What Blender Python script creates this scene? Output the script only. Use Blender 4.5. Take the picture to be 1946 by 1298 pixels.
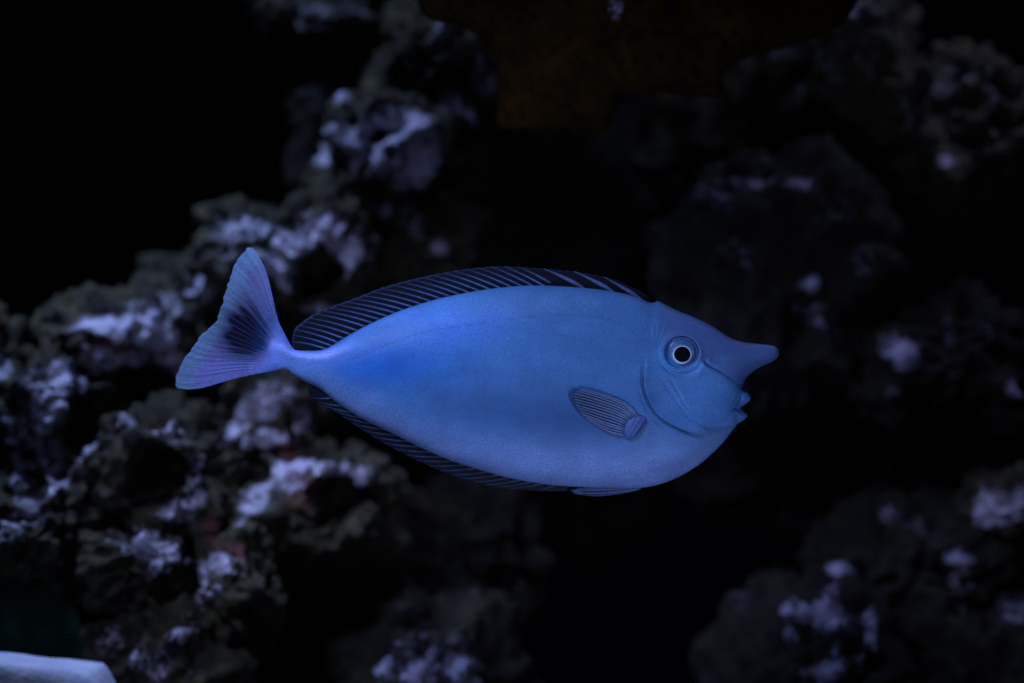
import bpy, bmesh, math, random
import numpy as np
from mathutils import Vector
from mathutils.geometry import delaunay_2d_cdt

# ------------------------------------------------------------------ reset
for o in list(bpy.data.objects):
    bpy.data.objects.remove(o)
scene = bpy.context.scene
col = scene.collection
random.seed(7)
rng = np.random.RandomState(7)

# ------------------------------------------------------------------ camera
S = 0.00035                      # metres per photo pixel in the plane of the fish
CX, CY = 973.0, 649.0
LENS = 85.0
D = 1946 * S * LENS / 36.0       # camera to fish
cam = bpy.data.cameras.new('camera')
cam.lens = LENS
cam.sensor_width = 36.0
cam.clip_start = 0.01
cam.clip_end = 50
cam.dof.use_dof = True
cam.dof.focus_distance = D - 0.022
cam.dof.aperture_fstop = 2.5
cam_o = bpy.data.objects.new('camera', cam)
cam_o.location = (0, -D, 0)
cam_o.rotation_euler = (math.radians(90), 0, 0)
col.objects.link(cam_o)
scene.camera = cam_o

# ------------------------------------------------------------------ world, lamps, exposure
world = bpy.data.worlds.new('World')
scene.world = world
world.use_nodes = True
bg = world.node_tree.nodes['Background']
bg.inputs['Color'].default_value = (0.25, 0.35, 1.0, 1)
bg.inputs['Strength'].default_value = 0.008

LAMP = (0.40, 0.47, 1.0)
def area_lamp(name, loc, target, size, watts, spread=120, color=LAMP):
    l = bpy.data.lights.new(name, 'AREA')
    l.shape = 'DISK'
    l.size = size
    l.energy = watts
    l.color = color
    l.spread = math.radians(spread)
    o = bpy.data.objects.new(name, l)
    o.location = loc
    d = Vector(target) - Vector(loc)
    o.rotation_euler = d.to_track_quat('-Z', 'Y').to_euler()
    col.objects.link(o)
    return o
def spot_lamp(name, loc, target, cone, watts, radius=0.06, blend=0.7, color=LAMP):
    l = bpy.data.lights.new(name, 'SPOT')
    l.energy = watts
    l.color = color
    l.spot_size = math.radians(cone)
    l.spot_blend = blend
    l.shadow_soft_size = radius
    o = bpy.data.objects.new(name, l)
    o.location = loc
    d = Vector(target) - Vector(loc)
    o.rotation_euler = d.to_track_quat('-Z', 'Y').to_euler()
    col.objects.link(o)
    return o
spot_lamp('tank_lamp_front', (-0.50, -0.60, 0.60), (-0.085, 0.0, 0.0), 37, 46.0, 0.10, 0.85)
spot_lamp('belly_fill', (0.12, -0.60, -0.385), (0.05, 0.0, -0.05), 46, 14.5, 0.14, 0.9, (0.42, 0.50, 1.0))  # added low fill spot standing in for light bounced off the sand
area_lamp('tank_lamp_reef', (-0.46, 0.16, 0.80), (-0.34, 0.38, -0.12), 0.20, 2.1, 75, (0.31, 0.43, 1.0))
area_lamp('tank_lamp_far', (0.52, 0.30, 0.85), (0.40, 0.42, 0.0), 0.20, 0.6, 80, (0.42, 0.47, 1.0))

vs = scene.view_settings
vs.view_transform = 'Standard'
vs.look = 'None'
vs.exposure = 0.0
vs.gamma = 1.0
vs.use_curve_mapping = False
scene.render.engine = 'CYCLES'

# ------------------------------------------------------------------ helpers
def at(px, py, d=0.0):
    """photo pixel and metres behind the fish -> world point"""
    k = (D + d) / D
    return np.array([(px - CX) * S * k, d, -(py - CY) * S * k])

def smooth(a, b, x):
    t = np.clip((x - a) / (b - a), 0, 1)
    return t * t * (3 - 2 * t)

def spline(pts, step):
    """Catmull-Rom through the points, resampled evenly (open)"""
    P = np.array(pts, float)
    Q = np.vstack([2 * P[0] - P[1], P, 2 * P[-1] - P[-2]])
    out = []
    for i in range(len(P) - 1):
        p0, p1, p2, p3 = Q[i], Q[i + 1], Q[i + 2], Q[i + 3]
        n = 12
        t = np.linspace(0, 1, n, endpoint=False)[:, None]
        a = np.linalg.norm(p2 - p1)
        # limited tangents keep corners tidy
        m1 = (p2 - p0) * 0.5
        m2 = (p3 - p1) * 0.5
        for m in (m1, m2):
            l = np.linalg.norm(m)
            if l > a * 1.2:
                m *= a * 1.2 / l
        out.append((2*t**3-3*t**2+1)*p1 + (t**3-2*t**2+t)*m1 + (-2*t**3+3*t**2)*p2 + (t**3-t**2)*m2)
    out = np.vstack(out + [P[-1:]])
    return resample(out, step)

def resample(P, step=None, n=None):
    seg = np.linalg.norm(np.diff(P, axis=0), axis=1)
    s = np.concatenate([[0], np.cumsum(seg)])
    if n is None:
        n = max(2, int(round(s[-1] / step)) + 1)
    t = np.linspace(0, s[-1], n)
    return np.stack([np.interp(t, s, P[:, k]) for k in range(P.shape[1])], 1)

def inside(poly, pts):
    x, y = pts[:, 0], pts[:, 1]
    r = np.zeros(len(pts), bool)
    n = len(poly)
    for i in range(n):
        x1, y1 = poly[i]
        x2, y2 = poly[(i + 1) % n]
        if y1 == y2:
            continue
        c = ((y1 > y) != (y2 > y)) & (x < (x2 - x1) * (y - y1) / (y2 - y1) + x1)
        r ^= c
    return r

def poly_dist(P, pts, closed=False):
    """distance, side sign, arc parameter (0..1), nearest point"""
    A = P if closed else P[:-1]
    B = np.roll(P, -1, 0) if closed else P[1:]
    best = np.full(len(pts), 1e9)
    side = np.zeros(len(pts))
    par = np.zeros(len(pts))
    near = np.zeros((len(pts), 2))
    L = np.linalg.norm(B - A, axis=1)
    cum = np.concatenate([[0], np.cumsum(L)])
    for i in range(len(A)):
        ab = B[i] - A[i]
        ap = pts - A[i]
        t = np.clip((ap @ ab) / max(ab @ ab, 1e-9), 0, 1)
        q = A[i] + t[:, None] * ab
        d = np.linalg.norm(pts - q, axis=1)
        m = d < best
        best[m] = d[m]
        near[m] = q[m]
        side[m] = np.sign(ab[0] * ap[m, 1] - ab[1] * ap[m, 0])
        par[m] = (cum[i] + t[m] * L[i]) / cum[-1]
    return best, side, par, near

def hash3(i, j, k, seed):
    h = (i * 374761393 + j * 668265263 + k * 2147483647 + seed * 974634777) & 0x7fffffff
    h = ((h ^ (h >> 13)) * 1274126177) & 0x7fffffff
    h = ((h ^ (h >> 16)) * 1103515245) & 0x7fffffff
    return ((h ^ (h >> 15)) & 0xffff) / 65535.0

def vnoise(P, seed=0):
    """value noise, about -1..1"""
    F = np.floor(P).astype(np.int64)
    f = P - F
    f = f * f * f * (f * (f * 6 - 15) + 10)
    r = 0
    for a in (0, 1):
        for b in (0, 1):
            for c in (0, 1):
                w = (f[:, 0] if a else 1 - f[:, 0]) * (f[:, 1] if b else 1 - f[:, 1]) * (f[:, 2] if c else 1 - f[:, 2])
                r = r + w * hash3(F[:, 0] + a, F[:, 1] + b, F[:, 2] + c, seed)
    return r * 2 - 1

def fbm(P, octaves=4, seed=0):
    r, a = 0, 1.0
    for i in range(octaves):
        r = r + a * vnoise(P * 2.03 ** i + 17.3 * i, seed + i)
        a *= 0.5
    return r

def worley(P, seed=0):
    F = np.floor(P).astype(np.int64)
    best = np.full(len(P), 9.0)
    for a in (-1, 0, 1):
        for b in (-1, 0, 1):
            for c in (-1, 0, 1):
                I, J, K = F[:, 0] + a, F[:, 1] + b, F[:, 2] + c
                q = np.stack([I + hash3(I, J, K, seed), J + hash3(I, J, K, seed + 11), K + hash3(I, J, K, seed + 23)], 1)
                best = np.minimum(best, np.linalg.norm(P - q, axis=1))
    return best

def mesh_obj(name, verts, faces, mat, parent=None, attrs=None, smoothed=True):
    me = bpy.data.meshes.new(name)
    me.from_pydata([tuple(v) for v in np.asarray(verts).tolist()], [], faces)
    bm = bmesh.new()
    bm.from_mesh(me)
    bmesh.ops.recalc_face_normals(bm, faces=bm.faces)
    bm.to_mesh(me)
    bm.free()
    if smoothed:
        me.polygons.foreach_set('use_smooth', [True] * len(me.polygons))
    for k, v in (attrs or {}).items():
        v = np.asarray(v, float)
        if v.ndim == 2:
            a = me.attributes.new(k, 'FLOAT_COLOR', 'POINT')
            if v.shape[1] == 3:
                v = np.hstack([v, np.ones((len(v), 1))])
            a.data.foreach_set('color', v.ravel())
        else:
            a = me.attributes.new(k, 'FLOAT', 'POINT')
            a.data.foreach_set('value', v.ravel())
    me.materials.append(mat)
    me.update()
    o = bpy.data.objects.new(name, me)
    col.objects.link(o)
    if parent is not None:
        o.parent = parent
    return o

def tag(o, label=None, cat=None, group=None, kind=None):
    for k, v in (('label', label), ('category', cat), ('group', group), ('kind', kind)):
        if v:
            o[k] = v
    return o

# ------------------------------------------------------------------ materials
class NT:
    def __init__(self, name):
        self.m = bpy.data.materials.new(name)
        self.m.use_nodes = True
        self.t = self.m.node_tree
        self.b = self.t.nodes['Principled BSDF']
    def n(self, typ, **kw):
        x = self.t.nodes.new(typ)
        for k, v in kw.items():
            if k in x.inputs:
                x.inputs[k].default_value = v
            else:
                setattr(x, k, v)
        return x
    def l(self, a, b):
        self.t.links.new(a, b)
    def noise(self, scale, detail=4, rough=0.6, vec=None):
        x = self.n('ShaderNodeTexNoise')
        x.inputs['Scale'].default_value = scale
        x.inputs['Detail'].default_value = detail
        x.inputs['Roughness'].default_value = rough
        if vec is None:
            vec = self.n('ShaderNodeTexCoord').outputs['Object']
        self.l(vec, x.inputs['Vector'])
        return x.outputs['Fac']
    def ramp(self, fac, stops):
        r = self.n('ShaderNodeValToRGB')
        e = r.color_ramp.elements
        while len(e) < len(stops):
            e.new(0.5)
        for i, (p, c) in enumerate(stops):
            e[i].position = p
            e[i].color = (*c, 1) if not isinstance(c, float) else (c, c, c, 1)
        self.l(fac, r.inputs['Fac'])
        return r.outputs['Color']
    def mix(self, fac, a, b, mode='MIX'):
        x = self.n('ShaderNodeMix', data_type='RGBA', blend_type=mode)
        for s, v in ((x.inputs['Factor'], fac), (x.inputs['A'], a), (x.inputs['B'], b)):
            if hasattr(v, 'type') and hasattr(v, 'is_linked'):
                self.l(v, s)
            elif isinstance(v, (int, float)):
                s.default_value = v
            else:
                s.default_value = (*v, 1)
        # 'A'/'B' names are shared by several sockets, so address the colour ones
        return x.outputs['Result']
    def math(self, op, a, b=None, clamp=False):
        x = self.n('ShaderNodeMath', operation=op, use_clamp=clamp)
        for i, v in enumerate((a, b)):
            if v is None:
                continue
            if isinstance(v, (int, float)):
                x.inputs[i].default_value = v
            else:
                self.l(v, x.inputs[i])
        return x.outputs[0]
    def attr(self, name, out='Color'):
        x = self.n('ShaderNodeAttribute')
        x.attribute_name = name
        return x.outputs[out]
    def bump(self, h, strength, dist):
        x = self.n('ShaderNodeBump')
        x.inputs['Strength'].default_value = strength
        x.inputs['Distance'].default_value = dist
        self.l(h, x.inputs['Height'])
        self.l(x.outputs['Normal'], self.b.inputs['Normal'])

def mixnode(nt, fac, a, b, mode='MIX'):
    x = nt.t.nodes.new('ShaderNodeMix')
    x.data_type = 'RGBA'
    x.blend_type = mode
    for idx, v in ((0, fac), (6, a), (7, b)):
        s = x.inputs[idx]
        if isinstance(v, (int, float)):
            s.default_value = v
        elif isinstance(v, tuple):
            s.default_value = (*v, 1)
        else:
            nt.l(v, s)
    return x.outputs[2]

def skin_material():
    nt = NT('fish_skin')
    pig = nt.attr('pigment')
    n1 = nt.noise(900, 3, 0.6)
    n2 = nt.noise(60, 4, 0.55)
    c = mixnode(nt, nt.ramp(n1, [(0.3, 0.0), (0.7, 0.50)]), pig, (0.018, 0.06, 0.18))
    c = mixnode(nt, nt.ramp(n2, [(0.35, 0.0), (0.75, 0.07)]), c, (0.13, 0.24, 0.50))
    mott = nt.math('MULTIPLY', nt.attr('mottle', 'Fac'), nt.ramp(nt.noise(1100, 2, 0.5), [(0.46, 0.0), (0.60, 0.85)]))
    c = mixnode(nt, mott, c, (0.11, 0.12, 0.24))
    nt.l(c, nt.b.inputs['Base Color'])
    nt.b.inputs['Roughness'].default_value = 0.48
    nt.b.inputs['Specular IOR Level'].default_value = 0.28
    nt.bump(n1, 0.40, 0.0006)
    return nt.m

def fin_material(name, alpha, rough=0.5):
    nt = NT(name)
    pig = nt.attr('pigment')
    n1 = nt.noise(500, 3, 0.6)
    c = mixnode(nt, nt.ramp(n1, [(0.3, 0.0), (0.75, 0.35)]), pig, (0.004, 0.006, 0.012))
    nt.l(c, nt.b.inputs['Base Color'])
    nt.b.inputs['Roughness'].default_value = rough
    nt.b.inputs['Specular IOR Level'].default_value = 0.14
    a = nt.attr('cover', 'Fac')
    nt.l(a, nt.b.inputs['Alpha'])
    nt.bump(n1, 0.15, 0.0004)
    return nt.m

def plain(name, color, rough=0.5, spec=0.4, metal=0.0, nscale=600, vary=0.25):
    nt = NT(name)
    n1 = nt.noise(nscale, 3, 0.6)
    dark = tuple(v * (1 - vary) for v in color)
    c = mixnode(nt, n1, dark, color)
    nt.l(c, nt.b.inputs['Base Color'])
    nt.b.inputs['Roughness'].default_value = rough
    nt.b.inputs['Specular IOR Level'].default_value = spec
    nt.b.inputs['Metallic'].default_value = metal
    return nt.m

def rock_material(name, lo, hi, moss, crust):
    """dark live rock, patches of algae, pale coralline crust where the mesh says so"""
    nt = NT(name)
    geo = nt.n('ShaderNodeNewGeometry').outputs['Position']
    a = nt.noise(26, 6, 0.65, geo)
    b = nt.noise(75, 6, 0.7, geo)
    f = nt.noise(330, 4, 0.7, geo)
    c = mixnode(nt, nt.ramp(a, [(0.35, 0.0), (0.65, 1.0)]), lo, hi)
    c = mixnode(nt, nt.ramp(b, [(0.50, 0.0), (0.66, 0.8)]), c, moss)
    red = nt.math('MULTIPLY', nt.attr('red', 'Fac'), nt.ramp(b, [(0.40, 0.2), (0.6, 1.0)]))
    c = mixnode(nt, red, c, (0.22, 0.06, 0.05))
    top_tone = nt.math('MULTIPLY', nt.attr('top_tone', 'Fac'), nt.ramp(nt.math('ADD', nt.math('MULTIPLY', f, 0.5), nt.math('MULTIPLY', b, 0.5)), [(0.40, 0.0), (0.60, 1.0)]))
    c = mixnode(nt, top_tone, c, (0.100, 0.090, 0.042))
    k = nt.attr('crust', 'Fac')
    g = nt.noise(160, 5, 0.7, geo)
    sp = nt.math('ADD', nt.math('ADD', nt.math('MULTIPLY', f, 0.60), nt.math('MULTIPLY', b, 0.25)), nt.math('MULTIPLY', g, 0.45))
    sp = nt.math('SUBTRACT', sp, 0.65)
    sp = nt.math('MULTIPLY', sp, 4.2)
    k2 = nt.math('ADD', k, sp)
    k2 = nt.math('SUBTRACT', nt.math('MULTIPLY', k2, 1.7), 0.62, clamp=True)
    k2 = nt.math('MULTIPLY', k2, nt.math('GREATER_THAN', k, 0.02))
    c = mixnode(nt, k2, c, crust)
    nt.l(c, nt.b.inputs['Base Color'])
    nt.b.inputs['Roughness'].default_value = 0.85
    nt.b.inputs['Specular IOR Level'].default_value = 0.2
    h = nt.math('ADD', nt.math('MULTIPLY', b, 1.0), nt.math('MULTIPLY', f, 0.35))
    nt.bump(h, 0.9, 0.006)
    return nt.m

M_SKIN = skin_material()
M_FIN = fin_material('fin_membrane', 0.8)
M_ROCK = rock_material('live_rock', (0.014, 0.013, 0.008), (0.045, 0.040, 0.020), (0.085, 0.078, 0.024), (0.60, 0.57, 0.60))
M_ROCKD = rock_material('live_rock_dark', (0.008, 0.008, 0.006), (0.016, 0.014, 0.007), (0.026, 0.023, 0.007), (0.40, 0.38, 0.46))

# ------------------------------------------------------------------ tank
def sheet(name, corners, mat):
    o = mesh_obj(name, corners, [(0, 1, 2, 3)], mat, smoothed=False)
    return tag(o, kind='structure')
FLOOR = -0.42
nt = NT('sand')
c = nt.ramp(nt.noise(400, 5, 0.7), [(0.3, (0.16, 0.15, 0.14)), (0.7, (0.34, 0.32, 0.29))])
nt.l(c, nt.b.inputs['Base Color'])
nt.b.inputs['Roughness'].default_value = 0.95
nt.bump(nt.noise(700, 3), 0.5, 0.002)
n = 60
gx, gy = np.meshgrid(np.linspace(-3, 3, n), np.linspace(-0.9, 1.25, n))
P = np.stack([gx.ravel(), gy.ravel(), np.zeros(n * n)], 1)
P[:, 2] = FLOOR + 0.008 * fbm(P * 7, 3, 5)
F = [(j * n + i, j * n + i + 1, (j + 1) * n + i + 1, (j + 1) * n + i) for j in range(n - 1) for i in range(n - 1)]
tag(mesh_obj('sand_floor', P, F, nt.m), kind='structure')
M_WALL = plain('dark_tank_wall', (0.008, 0.012, 0.028), 0.9, 0.1, 0, 8, 0.4)
sheet('tank_back_wall', [(-3, 1.25, -0.5), (3, 1.25, -0.5), (3, 1.25, 1.6), (-3, 1.25, 1.6)], M_WALL)

# ------------------------------------------------------------------ the reef rocks
_ico = {}
def ico(sub):
    if sub not in _ico:
        bm = bmesh.new()
        bmesh.ops.create_icosphere(bm, subdivisions=sub, radius=1.0)
        bm.verts.ensure_lookup_table()
        _ico[sub] = (np.array([v.co[:] for v in bm.verts]), [tuple(v.index for v in f.verts) for f in bm.faces])
        bm.free()
    return _ico[sub]

ROCKS = []
def rock(px, py, rx, rz, d, ry, label, seed, sub=6, amp=1.0, dark=False, name='reef_rock', hollows=(), p=2.4, mat=None):
    V, F = ico(sub)
    k = (D + d) / D
    R = np.array([rx * S * k, ry, rz * S * k]) * 1.12
    # superellipsoid, then lumps, knobs and pits
    n = np.sum(np.abs(V) ** p, axis=1) ** (-1.0 / p)
    Q = V * n[:, None] * R
    C = at(px, py, d)
    rm = R.mean()
    W = Q + C
    o = np.array([seed * 3.1, seed * 1.7, seed * 0.9])
    disp = 0.30 * rm * fbm(W / (rm * 0.75) + o, 4, seed) - 0.10 * rm * smooth(0.42, 0.0, worley(W / (rm * 0.9) + o, seed + 40))
    disp += 0.16 * rm * (0.45 - np.abs(fbm(W / (rm * 0.55) + o * 2, 4, seed + 60)))
    disp += amp * 0.010 * (0.4 - np.abs(fbm(W / 0.022 + o, 3, seed + 70)))
    wl = worley(W / 0.034 + o, seed)
    disp += amp * 0.010 * (0.50 - wl)
    w2 = worley(W / 0.013 + o, seed + 3)
    disp += amp * 0.0055 * (0.5 - w2)
    disp += amp * 0.0042 * fbm(W / 0.0075, 3, seed + 9)
    W = W + V * disp[:, None]
    for hx, hy, hr, hd in hollows:
        c = at(hx, hy, d - ry * 0.9)
        kk = (D + W[:, 1]) / D
        q = np.stack([W[:, 0] / (S * kk) + CX, CY - W[:, 2] / (S * kk)], 1)
        r = np.linalg.norm(q - np.array([hx, hy]), axis=1) / hr
        r = r * (1 + 0.25 * fbm(W / 0.02, 2, seed + 5))
        front = W[:, 1] < C[1]
        W[:, 1] += np.where(front, hd * (1 - smooth(0.55, 1.0, r)), 0)
    W[:, 2] = np.maximum(W[:, 2], FLOOR - 0.01)
    ROCKS.append(dict(W=W, F=F, label=label, C=C, mat=mat or (M_ROCKD if dark else M_ROCK), name=name,
                      crust=np.zeros(len(W)), red=np.zeros(len(W)), seed=seed))

# left reef
rock(640, 10, 120, 90, .56, .09, 'dim bluish rock topping the tall stack left of the brown overhang', 1)
rock(835, 130, 105, 105, .46, .08, 'craggy rock with one pale round knob touching the brown overhang', 2)
rock(735, 285, 115, 105, .44, .08, 'rock with the large lavender white splash below the knobbed rock', 3,
     hollows=[(720, 255, 22, .03), (742, 288, 14, .02)])
rock(775, 455, 95, 105, .50, .08, 'dark mossy rock above the back fin with a small pale knob', 4)
rock(615, 478, 74, 82, .37, .06, 'pale crested rock right behind the tail fin with a dark hollow', 5, hollows=[(600, 520, 52, .06)])
rock(478, 478, 84, 66, .42, .06, 'grey green rounded rock behind the upper tip of the tail', 6)
rock(355, 560, 80, 55, .44, .06, 'small dark rock with frosted top left of the tail fin', 7)
rock(240, 645, 118, 72, .36, .07, 'white crusted rock with a reddish smear left of the tail fin', 8)
rock(105, 800, 92, 120, .30, .07, 'speckled upright boulder left of the dark olive boulder', 9, hollows=[(140, 820, 52, .04)])
rock(-12, 830, 42, 210, .31, .06, 'tall narrow rock with a pale rim beside the speckled upright boulder', 10)
rock(305, 905, 110, 112, .27, .07, 'dark olive boulder with a frosted rim below the tail fin', 11, hollows=[(300, 905, 70, .05)])
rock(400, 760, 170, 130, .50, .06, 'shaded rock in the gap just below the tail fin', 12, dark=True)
rock(520, 800, 88, 100, .36, .06, 'rock with a slanting pale streak under the tail stem', 13, hollows=[(500, 900, 46, .05)])
rock(590, 960, 150, 92, .33, .07, 'wide rock with a long pale ridge beneath the rear belly fin', 14, hollows=[(640, 945, 60, .05), (480, 900, 40, .04)])
rock(95, 985, 105, 95, .25, .06, 'rock with a pale arc just above the dark green mound', 15, hollows=[(60, 930, 36, .04)])
rock(275, 1062, 100, 74, .24, .06, 'low speckled rock under the dark olive boulder', 16)
rock(430, 1120, 80, 92, .25, .06, 'lumpy rock with an orange tinted top and pale side spots', 17)
rock(60, 1040, 70, 50, .20, .04, 'small mustard tipped rock resting on the dark green mound', 18)
rock(290, 1400, 125, 230, .24, .07, 'dark rock with faint blue flecks right of the pale slab', 19, p=3)
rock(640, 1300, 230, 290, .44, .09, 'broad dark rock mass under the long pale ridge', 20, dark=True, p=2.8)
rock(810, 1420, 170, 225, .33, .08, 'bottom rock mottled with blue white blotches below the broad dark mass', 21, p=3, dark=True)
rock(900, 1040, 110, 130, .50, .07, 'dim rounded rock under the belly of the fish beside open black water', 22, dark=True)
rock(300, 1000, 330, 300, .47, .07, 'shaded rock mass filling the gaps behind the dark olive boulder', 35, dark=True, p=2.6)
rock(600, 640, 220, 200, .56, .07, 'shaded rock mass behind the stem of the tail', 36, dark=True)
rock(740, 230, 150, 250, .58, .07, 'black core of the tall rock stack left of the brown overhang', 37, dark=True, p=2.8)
# behind the fish
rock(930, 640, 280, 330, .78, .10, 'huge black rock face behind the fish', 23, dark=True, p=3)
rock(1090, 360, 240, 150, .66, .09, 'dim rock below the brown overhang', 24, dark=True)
# right reef
rock(1600, 140, 95, 150, .50, .08, 'olive rock column right of the brown overhang', 25)
rock(1830, 260, 150, 125, .47, .08, 'mossy rounded rock beside the olive rock column', 26)
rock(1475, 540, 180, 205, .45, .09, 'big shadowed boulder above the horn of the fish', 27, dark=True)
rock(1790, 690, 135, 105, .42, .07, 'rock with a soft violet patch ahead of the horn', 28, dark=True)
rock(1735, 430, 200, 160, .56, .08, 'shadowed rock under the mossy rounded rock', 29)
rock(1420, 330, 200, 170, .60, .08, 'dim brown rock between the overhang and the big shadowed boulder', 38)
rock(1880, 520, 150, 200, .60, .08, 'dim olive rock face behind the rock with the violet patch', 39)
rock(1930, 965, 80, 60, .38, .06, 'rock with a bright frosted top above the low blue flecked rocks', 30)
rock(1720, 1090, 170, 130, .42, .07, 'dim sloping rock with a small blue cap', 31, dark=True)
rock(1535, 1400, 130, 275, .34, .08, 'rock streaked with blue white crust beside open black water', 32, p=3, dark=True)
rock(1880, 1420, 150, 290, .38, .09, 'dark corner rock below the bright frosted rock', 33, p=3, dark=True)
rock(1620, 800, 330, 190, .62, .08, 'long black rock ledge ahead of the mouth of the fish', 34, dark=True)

# pale crust: (px, py, rx, ry, angle, strength) painted by growth on the rock surface that stands there
CRUST = [
 (600, 35, 70, 26, 0, .42), (660, 30, 45, 20, 0, .36), (835, 60, 40, 22, -30, .30),
 (852, 190, 22, 20, 0, .95), (925, 165, 22, 44, -20, .62), (900, 120, 40, 22, 20, .40), (905, 215, 26, 18, 40, .5),
 (600, 165, 22, 16, 0, .6), (640, 180, 24, 16, 20, .6), (625, 240, 34, 20, 0, .6), (612, 292, 22, 22, 0, .75),
 (745, 255, 32, 62, 25, 1.0), (775, 300, 48, 34, 20, 1.05), (685, 285, 26, 36, 0, .75), (770, 345, 34, 26, 30, .7), (735, 225, 40, 22, 0, .85),
 (765, 275, 70, 66, 20, 1.1), (725, 395, 30, 18, 0, .45), (775, 415, 30, 26, 45, .55), (842, 465, 16, 16, 0, .85), (715, 480, 18, 30, 0, .4), (735, 405, 18, 18, 0, .5),
 (612, 432, 46, 30, 10, .95), (655, 475, 32, 40, 30, .95), (560, 460, 40, 26, 0, .85), (540, 520, 18, 60, 10, .6), (600, 590, 50, 14, 0, .7),
 (470, 432, 56, 22, 0, .75), (520, 455, 40, 24, 0, .85), (430, 470, 24, 24, 0, .5), (515, 490, 40, 24, 0, .7),
 (370, 545, 30, 22, 40, .7), (260, 578, 46, 14, 0, .45), (320, 565, 30, 14, 0, .45), (345, 600, 26, 14, 0, .5),
 (200, 607, 62, 20, 0, 1.05), (290, 635, 34, 44, -10, 1.0), (310, 655, 30, 26, 0, .95), (190, 685, 36, 24, 0, .8), (330, 700, 40, 20, 30, .75), (240, 640, 40, 16, 0, .55), (245, 690, 40, 16, 0, .75),
 (135, 715, 50, 26, 30, .8), (95, 770, 30, 70, 20, .75), (60, 840, 24, 60, 0, .6), (110, 870, 30, 40, 0, .6), (60, 720, 30, 20, 0, .5),
 (5, 690, 18, 50, 0, .8), (18, 840, 12, 60, -10, .8), (40, 905, 14, 60, -20, .7),
 (150, 850, 34, 16, -40, .65), (235, 800, 44, 16, 0, .55), (330, 820, 44, 20, 20, .55), (380, 880, 18, 40, 10, .42), (360, 930, 30, 30, 0, .55), (285, 935, 24, 14, 0, .4),
 (345, 970, 40, 24, 25, .85), (90, 920, 50, 16, -35, .8), (60, 985, 40, 16, 0, .6), (125, 895, 26, 16, 0, .5), (20, 1000, 24, 24, 0, .6),
 (265, 1035, 44, 26, 15, .8), (320, 1052, 34, 20, 25, .75), (225, 1010, 30, 14, 0, .4), (300, 1075, 24, 16, 0, .6),
 (465, 800, 18, 60, 35, .85), (500, 770, 26, 34, 20, .95), (520, 830, 28, 18, 0, .85), (575, 800, 20, 24, 0, .7), (470, 850, 16, 16, 0, .8), (545, 755, 22, 30, 0, .5),
 (560, 880, 48, 16, -10, .95), (640, 903, 54, 14, 4, 1.0), (475, 950, 28, 26, -40, .9), (500, 920, 26, 20, -30, .8), (690, 925, 14, 22, 30, .75), (540, 910, 40, 18, 0, .7), (450, 990, 12, 30, 0, .5),
 (415, 1065, 30, 18, 0, .7), (380, 1100, 14, 36, 0, .8), (420, 1125, 12, 10, 0, .6), (400, 1140, 12, 10, 0, .5), (455, 1080, 20, 20, 0, .3),
 (355, 1205, 30, 16, 0, .7), (215, 1225, 22, 26, 30, .5), (255, 1250, 22, 20, 0, .55), (300, 1265, 26, 26, 0, .55), 
 (720, 1258, 30, 18, 0, .8), (790, 1280, 36, 20, -20, .85), (860, 1265, 26, 28, 40, .75), (880, 1215, 22, 12, 0, .6), (785, 1225, 30, 18, 0, .35), (835, 1235, 26, 16, 0, .55), (900, 1295, 20, 14, 0, .6),
 # right side
 (1640, 20, 40, 22, 0, .35), (1575, 110, 30, 60, 30, .26), (1480, 105, 40, 14, 0, .5), (1520, 190, 18, 30, 0, .3),
 (1770, 165, 40, 16, 0, .45), (1830, 135, 50, 14, 0, .35), (1795, 300, 20, 12, 0, .7), (1740, 215, 26, 30, 0, .3), (1900, 170, 30, 20, 0, .3),
 (1520, 345, 26, 10, 0, .7), (1430, 345, 40, 12, 0, .55), (1350, 370, 50, 16, 20, .4), (1540, 545, 22, 20, 0, .75), (1400, 500, 40, 40, 0, .2), (1640, 490, 16, 40, 0, .35), (1600, 400, 30, 20, 0, .3),
 (1710, 665, 40, 22, 25, .85), (1735, 690, 26, 18, 20, .8), (1800, 640, 12, 30, 0, .5), (1880, 640, 30, 14, 30, .4), (1560, 610, 50, 20, 20, .4), (1940, 735, 22, 16, 0, .8),
 (1900, 960, 40, 30, 0, .95), (1870, 975, 22, 26, 0, .8), (1935, 950, 22, 24, 0, .8),
 (1690, 970, 12, 16, 0, .6), (1820, 1068, 22, 14, 0, .95), (1835, 1105, 20, 20, 0, .5), (1750, 1000, 40, 14, 30, .3),
 (1600, 1080, 26, 18, 20, .8), (1580, 1120, 16, 26, 20, .6), (1500, 1155, 60, 12, 0, .8), (1560, 1170, 36, 26, 0, .95), (1495, 1205, 18, 14, -40, .75), (1650, 1190, 12, 34, 0, .85), (1570, 1275, 30, 20, -25, .95), (1590, 1240, 10, 24, 0, .6), (1645, 1255, 14, 14, 0, .5), (1540, 1290, 20, 12, 0, .8),
 (1930, 1160, 30, 30, 40, .5),
]
RED = [(205, 660, 30, 16, 0, 1), (735, 195, 26, 12, 0, .9), (555, 868, 26, 12, 0, .9), (432, 1045, 30, 14, 0, .9), (530, 840, 30, 16, 0, .7), (60, 925, 14, 14, 0, .8), (410, 1010, 16, 26, 0, .7), (590, 930, 40, 30, 0, .5)]

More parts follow.
